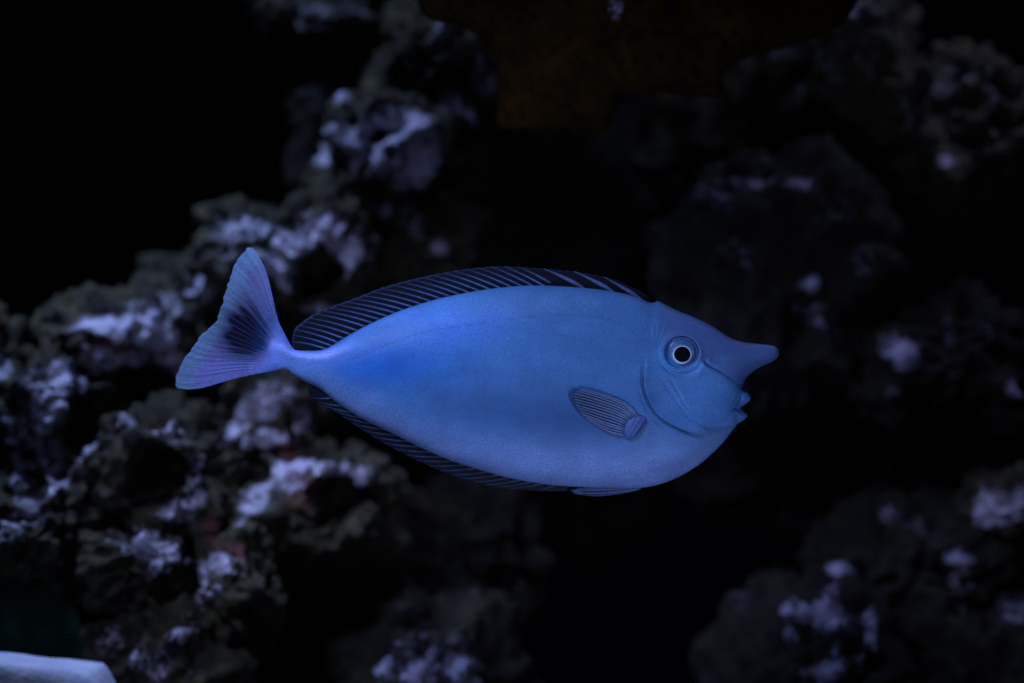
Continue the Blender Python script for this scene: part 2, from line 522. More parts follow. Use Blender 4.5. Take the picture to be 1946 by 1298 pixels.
for r in ROCKS:
    kk = (D + r['W'][:, 1]) / D
    r['q'] = np.stack([r['W'][:, 0] / (S * kk) + CX, CY - r['W'][:, 2] / (S * kk)], 1)
    r['lo'], r['hi'] = r['q'].min(0), r['q'].max(0)
def grow(patches, key):
    for px, py, ax, ay, ang, st in patches:
        best = None
        c = np.array([px, py])
        for r in ROCKS:
            if (c < r['lo']).any() or (c > r['hi']).any():
                continue
            dq = np.linalg.norm(r['q'] - c, axis=1)
            m = np.where(dq < 9)[0]
            if len(m):
                i = m[np.argmin(r['W'][m, 1])]
                if best is None or r['W'][i, 1] < best[0]:
                    best = (r['W'][i, 1], r['W'][i].copy())
        if best is None:
            # nothing stands exactly there: grow on the nearest rock top instead
            for r in ROCKS:
                dq = np.linalg.norm(r['q'] - c, axis=1)
                i = np.argmin(dq)
                if best is None or dq[i] < best[0]:
                    best = (dq[i], r['W'][i].copy())
        P0 = best[1]
        k = S * (D + P0[1]) / D
        ca, sa = math.cos(math.radians(ang)), math.sin(math.radians(ang))
        for r in ROCKS:
            dW = (r['W'] - P0) / k
            u = dW[:, 0] * ca - dW[:, 2] * sa
            v = dW[:, 0] * sa + dW[:, 2] * ca
            e = np.sqrt((u / (ax * 1.4)) ** 2 + (v / (ay * 1.4)) ** 2 + (dW[:, 1] / (max(ax, ay) * 2.2)) ** 2)
            b = st * (1 - smooth(0.45, 1.15, e))
            r[key] = np.maximum(r[key], b)
grow(CRUST, 'crust')
grow(RED, 'red')
def vert_normals(W, F):
    F = np.array(F)
    fn = np.cross(W[F[:, 1]] - W[F[:, 0]], W[F[:, 2]] - W[F[:, 0]])
    n = np.zeros_like(W)
    for k in range(3):
        np.add.at(n, F[:, k], fn)
    return n / np.maximum(np.linalg.norm(n, axis=1), 1e-12)[:, None]
for r in ROCKS:
    me_n = vert_normals(r['W'], r['F'])
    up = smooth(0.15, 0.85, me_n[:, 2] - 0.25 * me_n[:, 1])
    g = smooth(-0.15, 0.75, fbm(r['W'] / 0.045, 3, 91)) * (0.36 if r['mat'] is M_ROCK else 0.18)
    top_tone = np.clip(up * g * (1.9 if r['C'][0] < 0 else 0.35), 0, 1)  # olive tone on upward faces, stronger on the left reef
    crust = r['crust'] + 0.16 * r['crust'] * fbm(r['W'] / 0.012, 2, 77)
    crust = np.clip(crust + 0.10 * smooth(0.5, 1.1, fbm(r['W'] / 0.03, 3, 51)), 0, 1.2)
    o = mesh_obj(r['name'], r['W'] - r['C'], r['F'], r['mat'], attrs=dict(crust=crust, red=r['red'], top_tone=top_tone))
    o.location = r['C']
    tag(o, r['label'], 'rock', 'rocks of the reef')

# dark green mound and pale slab in the corner
def blob(name, px, py, rx, rz, d, ry, mat, label, cat, seed, p, rough, sub=6):
    V, F = ico(sub)
    k = (D + d) / D
    R = np.array([rx * S * k, ry, rz * S * k])
    Q = V * (np.sum(np.abs(V) ** p, axis=1) ** (-1.0 / p))[:, None] * R
    C = at(px, py, d)
    W = Q + C
    Q = Q + V * (rough * (fbm(W / 0.03, 3, seed) + 0.35 * fbm(W / 0.006, 2, seed + 2)))[:, None]
    if name == 'pale_slab':
        Q[:, 2] -= 0.10 * Q[:, 0] + 1.3 * np.maximum(Q[:, 0] - 0.060, 0)
    Q[:, 2] = np.maximum(Q[:, 2], FLOOR - 0.01 - C[2])
    o = mesh_obj(name, Q, F, mat)
    o.location = C
    return tag(o, label, cat)
M_GREEN = plain('green_mound', (0.007, 0.034, 0.018), 0.9, 0.05, 0, 120, 0.5)
blob('green_mound', -25, 1500, 245, 440, .19, .045, M_GREEN, 'smooth dark green domed mound behind the pale slab', 'coral mound', 3, 2.2, 0.002)
nt = NT('pale_slab')
c = nt.ramp(nt.noise(60, 5, 0.6), [(0.3, (0.55, 0.64, 0.74)), (0.7, (0.82, 0.84, 0.78))])
nt.l(c, nt.b.inputs['Base Color'])
nt.b.inputs['Roughness'].default_value = 0.8
nt.bump(nt.noise(200, 4), 0.4, 0.003)
blob('pale_slab', 26, 1590, 212, 340, .10, .03, nt.m, 'pale flat topped slab in front of the dark green mound', 'slab', 9, 12, 0.0012)

# ------------------------------------------------------------------ inflated outlines (fish body, brown overhang)
class Inflate:
    def __init__(self, outline, L, scale, cell=3.0, iters=2600):
        self.P = outline
        lo, hi = outline.min(0) - 4 * cell, outline.max(0) + 4 * cell
        nx, ny = int((hi[0] - lo[0]) / cell) + 1, int((hi[1] - lo[1]) / cell) + 1
        gx, gy = np.meshgrid(lo[0] + cell * np.arange(nx), lo[1] + cell * np.arange(ny))
        m = inside(outline, np.stack([gx.ravel(), gy.ravel()], 1)).reshape(ny, nx)
        u = np.zeros((ny, nx))
        k = 4 + cell * cell / (L * L)
        f = 2 * cell * cell
        for _ in range(iters):
            s = np.zeros_like(u)
            s[1:-1, 1:-1] = u[2:, 1:-1] + u[:-2, 1:-1] + u[1:-1, 2:] + u[1:-1, :-2]
            u = np.where(m, (s + f) / k, 0)
        self.u, self.lo, self.cell, self.scale = u, lo, cell, scale
    def _u(self, pts):
        g = (pts - self.lo) / self.cell
        i = np.clip(np.floor(g).astype(int), 0, [self.u.shape[1] - 2, self.u.shape[0] - 2])
        f = g - i
        u = self.u
        return ((u[i[:, 1], i[:, 0]] * (1 - f[:, 0]) + u[i[:, 1], i[:, 0] + 1] * f[:, 0]) * (1 - f[:, 1])
                + (u[i[:, 1] + 1, i[:, 0]] * (1 - f[:, 0]) + u[i[:, 1] + 1, i[:, 0] + 1] * f[:, 0]) * f[:, 1])
    def h(self, pts):
        d, _, _, near = poly_dist(self.P, pts, True)
        E = 7.0
        v = pts - near
        l = np.maximum(np.linalg.norm(v, axis=1), 1e-6)[:, None]
        inner = near + v / l * E
        u = np.where(d < E, self._u(inner) * d / E, self._u(pts))
        return self.scale * np.sqrt(np.maximum(u, 0)), d

def triangulate(outline, pts):
    n = len(outline)
    vs = [Vector((float(a), float(b))) for a, b in outline] + [Vector((float(a), float(b))) for a, b in pts]
    es = [(i, (i + 1) % n) for i in range(n)]
    v, e, f, ov, oe, of = delaunay_2d_cdt(vs, es, [], 1, 1e-4)
    return np.array([(p.x, p.y) for p in v]), [tuple(t) for t in f]

def fill_points(outline, step_fn, rings=(0.5, 1.3, 2.6)):
    lo, hi = outline.min(0), outline.max(0)
    base = 1.9
    xs = np.arange(lo[0], hi[0], base)
    ys = np.arange(lo[1], hi[1], base)
    gx, gy = np.meshgrid(xs, ys)
    ix, iy = np.meshgrid(np.arange(len(xs)), np.arange(len(ys)))
    pts = np.stack([gx.ravel(), gy.ravel()], 1)
    lev = step_fn(pts)                     # keep every lev-th sample
    keep = (ix.ravel() % lev == 0) & (iy.ravel() % lev == 0)
    pts = pts[keep]
    pts = pts[inside(outline, pts)]
    d = poly_dist(outline, pts, True)[0]
    pts = pts[d > 3.2]
    # offset rings near the rim so it turns over smoothly
    T = np.roll(outline, -1, 0) - np.roll(outline, 1, 0)
    T /= np.linalg.norm(T, axis=1)[:, None]
    N = np.stack([-T[:, 1], T[:, 0]], 1)
    t = outline[::7] + N[::7] * 0.5
    if inside(outline, t).mean() < 0.5:
        N = -N
    allp = [pts]
    for r in rings:
        q = outline + N * r
        q = q[inside(outline, q)]
        dd = poly_dist(outline, q, True)[0]
        allp.append(q[dd > r * 0.85])
    q = np.vstack(allp)
    q = q + (rng.rand(*q.shape) - 0.5) * 0.05
    return q

def closed_body(V2, F2, H, outline_n):
    """two mirrored height fields sharing the rim -> px units (x, depth, y)"""
    n = len(V2)
    rim = H <= 1e-6
    idx = np.full(n, -1)
    back = np.where(~rim)[0]
    idx[back] = n + np.arange(len(back))
    idx[rim] = np.where(rim)[0]
    front = np.stack([V2[:, 0], -H, V2[:, 1]], 1)
    bk = np.stack([V2[back, 0], H[back], V2[back, 1]], 1)
    F = list(F2) + [tuple(int(idx[i]) for i in reversed(f)) for f in F2]
    src = np.concatenate([np.arange(n), back])
    return np.vstack([front, bk]), F, src

# ------------------------------------------------------------------ brown overhang
OV = [(770, -330), (775, -120), (790, -10), (812, 34), (880, 50), (930, 92), (944, 130), (945, 200), (948, 245), (1004, 254), (1089, 257),
      (1148, 250), (1163, 231), (1176, 200), (1190, 180), (1215, 175), (1250, 176), (1333, 184), (1372, 183), (1377, 170), (1374, 146),
      (1395, 124), (1420, 110), (1491, 90), (1583, 60), (1622, 18), (1640, -30), (1650, -180), (1640, -330), (1200, -360), (770, -330)]
ov = spline(OV, 5.0)[:-1]
inf = Inflate(ov, 75, 1.0, 6.0, 900)
pts = fill_points(ov, lambda p: np.full(len(p), 3), rings=(0.8, 2.0, 4.0))
V2, F2 = triangulate(ov, pts)
H, dd = inf.h(V2)
H[dd < 1e-3] = 0
V, F, src = closed_body(V2, F2, H, len(ov))
Wp = V * 0.01
disp = 2.6 * fbm(Wp * 3.2, 4, 31) + 5.0 * fbm(Wp * 0.9, 2, 41) - 3.5 * smooth(0.30, 0.0, worley(Wp * 2.1, 5))
DV = 0.17
k = (D + DV) / D
N = np.sign(V[:, 1])
V[:, 1] += disp * N * np.clip(np.abs(V[:, 1]) / 12, 0, 1)
W = np.stack([(V[:, 0] - CX) * S * k, V[:, 1] * S * k, -(V[:, 2] - CY) * S * k], 1)
nt = NT('brown_sponge')
geo = nt.n('ShaderNodeNewGeometry').outputs['Position']
c = nt.ramp(nt.noise(30, 5, 0.65, geo), [(0.3, (0.006, 0.0030, 0.0004)), (0.7, (0.036, 0.018, 0.0024))])
c = mixnode(nt, nt.ramp(nt.noise(120, 4, 0.7, geo), [(0.34, 1.0), (0.48, 0.0)]), c, (0.006, 0.003, 0.0015))
k2 = nt.math('MULTIPLY', nt.attr('crust', 'Fac'), nt.ramp(nt.noise(700, 3, 0.7, geo), [(0.52, 0.0), (0.60, 1.0)]))
c = mixnode(nt, k2, c, (0.7, 0.7, 0.8))
nt.l(c, nt.b.inputs['Base Color'])
nt.b.inputs['Roughness'].default_value = 0.9
nt.b.inputs['Specular IOR Level'].default_value = 0.03
nt.bump(nt.noise(260, 5, 0.7, geo), 0.6, 0.004)
q = V[:, [0, 2]]
e = np.sqrt(((q[:, 0] - 1166) / 14) ** 2 + ((q[:, 1] - 26) / 26) ** 2)
o = mesh_obj('sponge_overhang', W, F, nt.m, attrs=dict(crust=1 - smooth(0.4, 1.1, e)))
o.location = (0, DV, 0)
tag(o, 'dark brown sponge overhang with two blunt lobes hanging above the fish', 'sponge')

# ------------------------------------------------------------------ the fish
fish = bpy.data.objects.new('unicornfish', None)
fish.empty_display_size = 0.05
fish.location = (0, 0, 0)
col.objects.link(fish)
tag(fish, 'blue unicornfish with a short forehead horn swimming in front of the rocks', 'fish')

TOP = [(537, 632), (549, 650), (560, 664), (585, 666.5), (606, 666), (619, 663), (632, 656), (658, 640), (688, 623), (725, 605), (762, 590), (799, 577.5),
       (836, 567), (873, 559), (920, 550.5), (980, 544), (1020, 542.5), (1060, 543.7), (1120, 548), (1177, 556), (1211, 565.5), (1234, 575),
       (1243, 575), (1251, 572.5), (1262, 577.5), (1289, 591), (1312, 600), (1335, 610.5), (1355, 621), (1372, 632), (1384, 640), (1397, 646), (1418, 651),
       (1446, 654), (1464, 656), (1474, 659), (1480, 666), (1480, 674), (1476, 681), (1466, 688), (1446, 697), (1427, 709), (1415, 723), (1410.5, 736)]
LIPS = [(1410.5, 736), (1416, 740), (1422, 745), (1427, 756), (1423, 763), (1415, 769), (1408.5, 774.5)]
LIPS2 = [(1408.5, 774.5), (1414, 781), (1420.5, 788), (1417, 795), (1410, 800.5), (1402, 804.5)]
BOT = [(1402, 804.5), (1392, 818), (1374, 841), (1351, 864), (1327, 884), (1293, 904.7), (1258, 919), (1223, 926.5), (1190, 928), (1150, 927), (1110, 926),
       (1084, 924.5), (1038, 920.5), (961, 906.6), (868, 879), (807, 854), (745, 823), (683, 792.5), (637, 763), (611, 741), (585, 727), (560, 713),
       (546, 703), (530, 702)]
ENDC = [(530, 702), (514, 697), (505, 680), (507, 658), (518, 638), (528, 630), (537, 632)]
outline = np.vstack([spline(TOP, 3.0)[:-1], spline(LIPS, 2.0)[:-1], spline(LIPS2, 2.0)[:-1], spline(BOT, 3.0)[:-1], spline(ENDC, 3.0)[:-1]])
body_inf = Inflate(outline, 66, 0.86, 3.0, 3200)

OPERC = spline([(1223, 676), (1222, 690), (1219, 712), (1220, 735), (1228, 760), (1243, 785), (1262, 801), (1290, 815), (1320, 825), (1352, 829)], 4)
OPERC2 = spline([(1211, 722), (1214, 742), (1222, 765), (1236, 788), (1254, 804), (1275, 815)], 4)
PREOP = spline([(1251, 712), (1266, 735), (1281, 756), (1294, 776), (1307, 792), (1327, 806), (1351, 812.5), (1375, 811), (1392, 807), (1404, 803.5)], 4)
PREOP2 = spline([(1262, 706), (1280, 735), (1297, 765), (1312, 786)], 4)
NOSTR = spline([(1330, 683), (1338, 692), (1350, 699), (1367, 708), (1385, 720), (1400, 731), (1411, 738)], 4)
MOUTH1 = spline([(1407, 748), (1404, 760), (1396, 773), (1387, 785)], 3)
MOUTH2 = spline([(1393, 774), (1402, 780), (1411, 786)], 3)
MOUTH3 = spline([(1393, 776), (1401, 777), (1409, 774.5)], 3)
NAPE = spline([(1242, 577), (1238, 600), (1229, 630), (1225, 652)], 4)
KEEL = spline([(512, 650), (535, 660), (556, 670), (585, 677), (620, 675), (660, 659), (700, 639)], 4)
LATL = spline([(640, 700), (690, 676), (740, 656), (790, 638), (830, 628), (880, 620.5), (930, 613), (980, 606), (1030, 601.5), (1080, 600.5), (1130, 603), (1165, 610), (1190, 621), (1207, 637), (1220, 655)], 4)
EYE = np.array([1291.5, 669.8])

def taper(par, a=0.08, b=0.12):
    return smooth(0, a, par) * smooth(0, b, 1 - par)

def relief(P):
    r = np.zeros(len(P))
    # operculum plate standing proud of the body, with a slit behind it
    d, s, t, _ = poly_dist(OPERC, P)
    w = taper(t, .12, .15)
    head = s < 0
    r += w * np.where(head, 6.5 * np.exp(-d / 26) * smooth(-0.5, 2.5, d), -3.4 * np.exp(-(d / 4.5) ** 2) * smooth(-.5, 1.2, d))
    d, s, t, _ = poly_dist(OPERC2, P)
    r += taper(t, .3, .3) * np.where(s < 0, 2.4 * np.exp(-d / 8) * smooth(-.5, 2, d), -2.0 * np.exp(-(d / 4) ** 2))
    # cheek plate
    d, s, t, _ = poly_dist(PREOP, P)
    lo = smooth(.35, .7, t)
    r += taper(t, .2, .06) * np.where(s < 0, (2.2 + 5.0 * lo) * np.exp(-d / (16 - 6 * lo)) * smooth(-.5, 4 - 1.5 * lo, d), -(1.4 + 2.2 * lo) * np.exp(-(d / 4) ** 2))
    d, s, t, _ = poly_dist(PREOP2, P)
    r += taper(t, .3, .3) * (-1.3 * np.exp(-(d / 3.0) ** 2) + np.where(s < 0, 1.0 * np.exp(-d / 10), 0))
    # fold from the nostril to the upper lip: cheek below stands proud
    d, s, t, _ = poly_dist(NOSTR, P)
    r += taper(t, .10, .08) * np.where(s > 0, (9.0 - 5.0 * t) * np.exp(-d / 24) * smooth(-.5, 1, d / (3.0 + 12 * t)), -2.6 * smooth(.6, .1, t) * np.exp(-(d / 5) ** 2))
    for c, a, wd in ((MOUTH1, 1.5, 2.4), (MOUTH2, 2.6, 2.2), (MOUTH3, 3.0, 2.2)):
        d, s, t, _ = poly_dist(c, P)
        r -= a * np.exp(-(d / wd) ** 2) * taper(t, .15, .15)
    # lips
    for cx, cy, a, b, h in ((1416, 757, 10, 13, 3.5), (1411, 791, 10, 8, 3.0)):
        r += h * np.exp(-(((P[:, 0] - cx) / a) ** 2 + ((P[:, 1] - cy) / b) ** 2))
    d, s, t, _ = poly_dist(NAPE, P)
    r -= 1.2 * np.exp(-(d / 8) ** 2) * taper(t, .1, .3)
    d, s, t, _ = poly_dist(KEEL, P)
    r += 4.0 * np.exp(-(d / 9) ** 2) * taper(t, .1, .55)
    d, s, t, _ = poly_dist(LATL, P)
    r -= 0.5 * np.exp(-(d / 1.6) ** 2) * taper(t)
    # shallow pit between eye and horn, nostril bead
    r -= 5.0 * np.exp(-(((P[:, 0] - 1352) / 22) ** 2 + ((P[:, 1] - 680) / 11) ** 2))
    r += 1.8 * np.exp(-(((P[:, 0] - 1344) / 4) ** 2 + ((P[:, 1] - 683.5) / 3) ** 2))
    # eye socket
    q = (P - EYE) / np.array([1.0, 0.94])
    e = np.linalg.norm(q, axis=1)
    r += 1.8 * np.exp(-((e - 37) / 5.0) ** 2)
    r -= 7.0 * (1 - smooth(29, 33, e))
    low = smooth(0.35, 0.9, q[:, 1] / np.maximum(e, 1))
    r -= 3.2 * low * np.exp(-((e - 44) / 3.5) ** 2)
    r += 1.5 * low * np.exp(-((e - 53) / 7) ** 2)
    # radiating wrinkles on the nape beside the eye
    ang = np.arctan2(P[:, 1] - 670, P[:, 0] - 1240)
    m = np.exp(-(((P[:, 0] - 1245) / 26) ** 2 + ((P[:, 1] - 636) / 26) ** 2))
    r += 0.40 * m * np.sin(ang * 26)
    # faint body segments and midline
    m = smooth(720, 830, P[:, 0]) * (1 - smooth(1090, 1200, P[:, 0])) * np.exp(-((P[:, 1] - 725) / 34) ** 2)
    r += 0.06 * m * np.sin((P[:, 0] + 0.35 * np.abs(P[:, 1] - 715)) / 22 * 2 * math.pi)
    r += 0.9 * smooth(760, 900, P[:, 0]) * (1 - smooth(1150, 1215, P[:, 0])) * np.tanh((P[:, 1] - 692) / 7) * np.exp(-((P[:, 1] - 692) / 36) ** 2)
    return r

def body_height(P):
    h, d = body_inf.h(P)
    h = h * (0.04 + 0.96 * smooth(488, 592, P[:, 0])) * (0.80 + 0.20 * smooth(560, 820, P[:, 0]))
    h = h * (1 - 0.10 * smooth(1230, 1420, P[:, 0]))
    f = np.clip(h / 14.0, 0, 1)
    f = np.where(P[:, 0] > 1380, np.clip(h / 6.0, 0, 1), f)
    return np.maximum(h + relief(P) * f, 0), d

def bend(X, Y):
    """slight swing of the tail towards the glass"""
    t = np.clip((760 - X) / 420, 0, 1)
    return -34 * t ** 2

def to_world(X, Y, dep):
    return np.stack([(X - CX) * S, (dep + bend(X, Y)) * S, -(Y - CY) * S], 1)

def pigment(P):
    X, Y = P[:, 0], P[:, 1]
    n = len(X)
    def full(c): return np.tile(np.array(c), (n, 1))
    flank = full((0.088, 0.188, 0.375))
    c = flank
    def mixc(c, col_, w): return c * (1 - w[:, None]) + full(col_) * w[:, None]
    # saturated blue toward the tail
    w = np.exp(-(((X - 735) / 130) ** 2 + ((Y - 690) / 48) ** 2))
    c = mixc(c, (0.002, 0.130, 0.47), 1.0 * w)
    w = np.exp(-(((X - 850) / 110) ** 2 + ((Y - 620) / 40) ** 2))
    c = mixc(c, (0.078, 0.225, 0.64), 0.9 * w)
    # lavender belly: its own curve, wide at the front
    bel = np.interp(X, [540, 600, 700, 800, 900, 1000, 1100, 1200, 1300, 1420], [690, 722, 768, 815, 845, 858, 866, 868, 850, 800])
    w = smooth(-55, 45, Y - bel)
    c = mixc(c, (0.330, 0.330, 0.60), 0.95 * w)
    # grey blue band above the belly
    w = np.exp(-((Y - (bel - 72)) / 46) ** 2) * smooth(690, 980, X) * (1 - smooth(1150, 1240, X))
    c = mixc(c, (0.026, 0.080, 0.195), 0.9 * w)
    # tail stem, lavender
    w = 1 - smooth(545, 660, X)
    c = mixc(c, (0.20, 0.27, 0.62), 0.7 * w)
    # shoulder
    w = np.exp(-(((X - 1090) / 130) ** 2 + ((Y - 570) / 30) ** 2))
    c = mixc(c, (0.13, 0.22, 0.40), 0.7 * w)
    # head: violet grey forehead and horn; blue cheek with light painted on its bulge
    fore = smooth(1225, 1265, X) * smooth(12, -22, Y - np.interp(X, [1220, 1290, 1330, 1360, 1400, 1480], [640, 640, 684, 704, 735, 760]))
    c = mixc(c, (0.080, 0.135, 0.285), 0.85 * fore)
    w = np.exp(-(((X - 1330) / 62) ** 2 + ((Y - 745) / 45) ** 2))
    c = mixc(c, (0.135, 0.260, 0.54), 0.85 * w)
    w = np.exp(-(((X - 1262) / 26) ** 2 + ((Y - 680) / 30) ** 2))
    c = mixc(c, (0.060, 0.220, 0.46), 0.7 * w)
    w = np.exp(-(((X - 1418) / 14) ** 2 + ((Y - 757) / 16) ** 2))
    c = mixc(c, (0.190, 0.330, 0.64), 0.9 * w)
    # segments
    m = smooth(720, 830, X) * (1 - smooth(1100, 1210, X)) * np.exp(-((Y - 722) / 36) ** 2)
    s = 0.5 + 0.5 * np.sin((X + 0.35 * np.abs(Y - 715)) / 22 * 2 * math.pi)
    c = c * (1 - 0.10 * (m * s * (0.5 + 0.5 * vnoise(np.stack([X / 15, Y / 60, 0 * X], 1), 14)))[:, None])
    # keel highlight painted into the skin, then the dotted lateral line
    d, _, t, _ = poly_dist(KEEL, P)
    c = mixc(c, (0.46, 0.42, 0.98), 0.85 * np.exp(-(d / 9) ** 2) * taper(t, .05, .5))
    d, _, t, _ = poly_dist(LATL, P)
    dot = 0.5 + 0.5 * np.sin(t * 610 + 3 * np.sin(t * 97))
    w = np.exp(-(d / 1.25) ** 2) * taper(t, .25, .06) * (0.55 + 0.5 * dot) * (0.7 + 0.4 * vnoise(np.stack([t * 60, 0 * t, 0 * t], 1), 4))
    c = mixc(c, (0.05, 0.07, 0.13), 0.8 * w)
    for off in (-14, -9):
        d2 = np.exp(-(((Y + off * -1) - np.interp(X, LATL[:, 0], LATL[:, 1])) / 1.6) ** 2)
        w = d2 * smooth(800, 900, X) * (1 - smooth(1100, 1160, X)) * (np.sin(X / 5.1 + off) > 0.6)
        c = mixc(c, (0.16, 0.26, 0.44), 0.25 * w)
    # near-black line along the slit behind the gill cover
    d, s_, t, _ = poly_dist(OPERC, P)
    w = np.where(s_ > 0, np.exp(-(d / (2.2 + 3.0 * np.exp(-((t - .33) / .2) ** 2))) ** 2), np.exp(-(d / 0.8) ** 2)) * taper(t, .2, .25)
    c = mixc(c, (0.012, 0.018, 0.05), 0.9 * w * np.where(t < .8, 1, .6))
    d, s_, t, _ = poly_dist(NOSTR, P)
    c = mixc(c, (0.02, 0.025, 0.07), 0.85 * np.exp(-(d / 2.2) ** 2) * taper(t, .1, .8))
    for cv in (MOUTH1, MOUTH2, MOUTH3):
        d, s_, t, _ = poly_dist(cv, P)
        c = mixc(c, (0.03, 0.045, 0.11), 0.6 * np.exp(-(d / 1.5) ** 2) * taper(t, .2, .2))
    # small scars
    for x, y, r in ((1048, 770, 2.0), (1051, 773, 1.6), (1062, 757, 1.2), (1022, 750, 1.0), (1093, 549, 1.2), (1410, 820, 1.0)):
        w = np.exp(-(((X - x) / r) ** 2 + ((Y - y) / r) ** 2))
        c = mixc(c, (0.03, 0.05, 0.09), 0.8 * w)
    c = c * (1 - 0.17 * smooth(900, 1080, X) * (1 - smooth(1225, 1260, X)) * smooth(900, 840, Y))[:, None]
    nz = fbm(np.stack([X / 40, Y / 26, np.zeros(n)], 1), 3, 61)
    c = c * (1 + 0.11 * nz[:, None])
    return np.clip(c * np.array([0.80, 1.22, 1.08]), 0.004, 0.9)

def level(p):
    return np.where(p[:, 0] > 1195, 1, 2)
pts = fill_points(outline, level)
V2, F2 = triangulate(outline, pts)
H, dd = body_height(V2)
H[dd < 1e-3] = 0
pg = pigment(V2)
X, Y = V2[:, 0], V2[:, 1]
mott = smooth(1225, 1275, X) * smooth(20, -20, Y - np.interp(X, [1220, 1290, 1340, 1400, 1480], [690, 650, 690, 745, 760]))
mott = np.maximum(mott, 0.5 * np.exp(-(((X - 1255) / 26) ** 2 + ((Y - 760) / 40) ** 2)))
V, F, src = closed_body(V2, F2, H, len(outline))
W = to_world(V[:, 0], V[:, 2], V[:, 1])
mesh_obj('body', W, F, M_SKIN, fish, attrs=dict(pigment=pg[src], mottle=mott[src]))

def surf(P):
    """depth of the near flank (px units, negative = to the camera)"""
    return -body_height(np.atleast_2d(np.array(P, float)))[0]

# ---- tubes for fin rays
def tube(P3, rad, flat=1.0, sides=6):
    """tube along 3D px points (x, depth, y); rad per point in the picture plane, flat = depth ratio"""
    P3 = np.asarray(P3)
    n = len(P3)
    T = np.gradient(P3, axis=0)
    T /= np.linalg.norm(T, axis=1)[:, None]
    V, F = [], []
    for i in range(n):
        side = np.cross(T[i], [0, 1, 0])
        side /= np.linalg.norm(side)
        up = np.cross(side, T[i])
        for k in range(sides):
            a = 2 * math.pi * k / sides
            V.append(P3[i] + rad[i] * (math.cos(a) * side + flat * math.sin(a) * up))
    for i in range(n - 1):
        for k in range(sides):
            F.append((i * sides + k, i * sides + (k + 1) % sides, (i + 1) * sides + (k + 1) % sides, (i + 1) * sides + k))
    F.append(tuple(range(sides)))
    F.append(tuple((n - 1) * sides + k for k in reversed(range(sides))))
    return np.array(V), F

RAYC = {}
def ray(parent, P3, r0, r1, mat, flat=1.0, mid=None):
    t = np.linspace(0, 1, len(P3))
    rad = r0 + (r1 - r0) * t
    if mid:
        rad = np.interp(t, [0, .35, 1], [r0, mid, r1])
    V, F = tube(P3, rad, flat)
    ca, cb = RAYC[mat]
    t6 = np.repeat(t, 6)[:, None]
    pg = np.array(ca) * (1 - t6) + np.array(cb) * t6
    pg = pg * (0.85 + 0.3 * rng.rand())
    return mesh_obj('fin_ray', to_world(V[:, 0], V[:, 2], V[:, 1]), F, M_FINRAY, parent, attrs=dict(pigment=pg, cover=np.ones(len(V))))

def membrane(name, grid, thick, mat, parent, pig, cover, dep=None):
    """grid (m, n, 2) of px points -> thin closed sheet"""
    m, n = grid.shape[:2]
    if dep is None:
        dep = np.zeros((m, n))
    A = np.stack([grid[..., 0], dep - thick, grid[..., 1]], -1).reshape(-1, 3)
    B = np.stack([grid[..., 0], dep + thick, grid[..., 1]], -1).reshape(-1, 3)
    V = np.vstack([A, B])
    F = []
    N = m * n
    for i in range(m - 1):
        for j in range(n - 1):
            a, b, c, d = i * n + j, i * n + j + 1, (i + 1) * n + j + 1, (i + 1) * n + j
            F.append((a, b, c, d))
            F.append((N + d, N + c, N + b, N + a))
    rim = [(0, j) for j in range(n)] + [(i, n - 1) for i in range(1, m)] + [(m - 1, j) for j in range(n - 2, -1, -1)] + [(i, 0) for i in range(m - 2, 0, -1)]
    rim = [i * n + j for i, j in rim]
    for a, b in zip(rim, rim[1:] + rim[:1]):
        F.append((b, a, N + a, N + b))
    return mesh_obj(name, to_world(V[:, 0], V[:, 2], V[:, 1]), F, mat, parent,
                    attrs=dict(pigment=np.vstack([pig.reshape(-1, 3)] * 2), cover=np.concatenate([cover.ravel()] * 2)))

M_FINRAY = fin_material('fin_ray_skin', 1.0, 0.45)
RAYC.update({'anal': ((0.060, 0.115, 0.20), (0.008, 0.014, 0.022)), 'soft': ((0.095, 0.19, 0.36), (0.012, 0.018, 0.030)), 'spine': ((0.090, 0.145, 0.27), (0.050, 0.070, 0.115)),
             'tail': ((0.11, 0.15, 0.34), (0.13, 0.19, 0.32)), 'taild': ((0.006, 0.014, 0.055), (0.05, 0.08, 0.15)), 'pect': ((0.17, 0.26, 0.42), (0.12, 0.17, 0.26))})
def lerp(a, b, t):
    return a + (b - a) * t

# ---- dorsal fin
D_OUT = spline([(557, 663), (555.5, 646), (560, 626), (571.5, 615), (592, 600), (623, 585.5), (669.5, 569), (725, 547.5), (780, 532), (836, 520),
                (880, 512.5), (920, 508), (950, 506.5), (984, 507.5), (1020, 510), (1050, 512.5), (1090, 516), (1120, 521), (1150, 527), (1190, 540), (1218, 553), (1247, 573)], 2)
TOPS = spline(TOP, 2)
def top_y(x):
    m = (TOPS[:, 0] < 1300)
    return np.interp(x, TOPS[m, 0], TOPS[m, 1])
BX = np.array([590, 619, 640, 670, 720, 760, 825, 897, 960, 1018, 1062, 1118, 1175, 1236, 1247])
TX = np.array([557, 557.2, 560, 574, 616, 657, 722, 800, 864, 930, 984, 1032, 1090, 1150, 1247])
s_out = np.concatenate([[0], np.cumsum(np.linalg.norm(np.diff(D_OUT, axis=0), axis=1))])
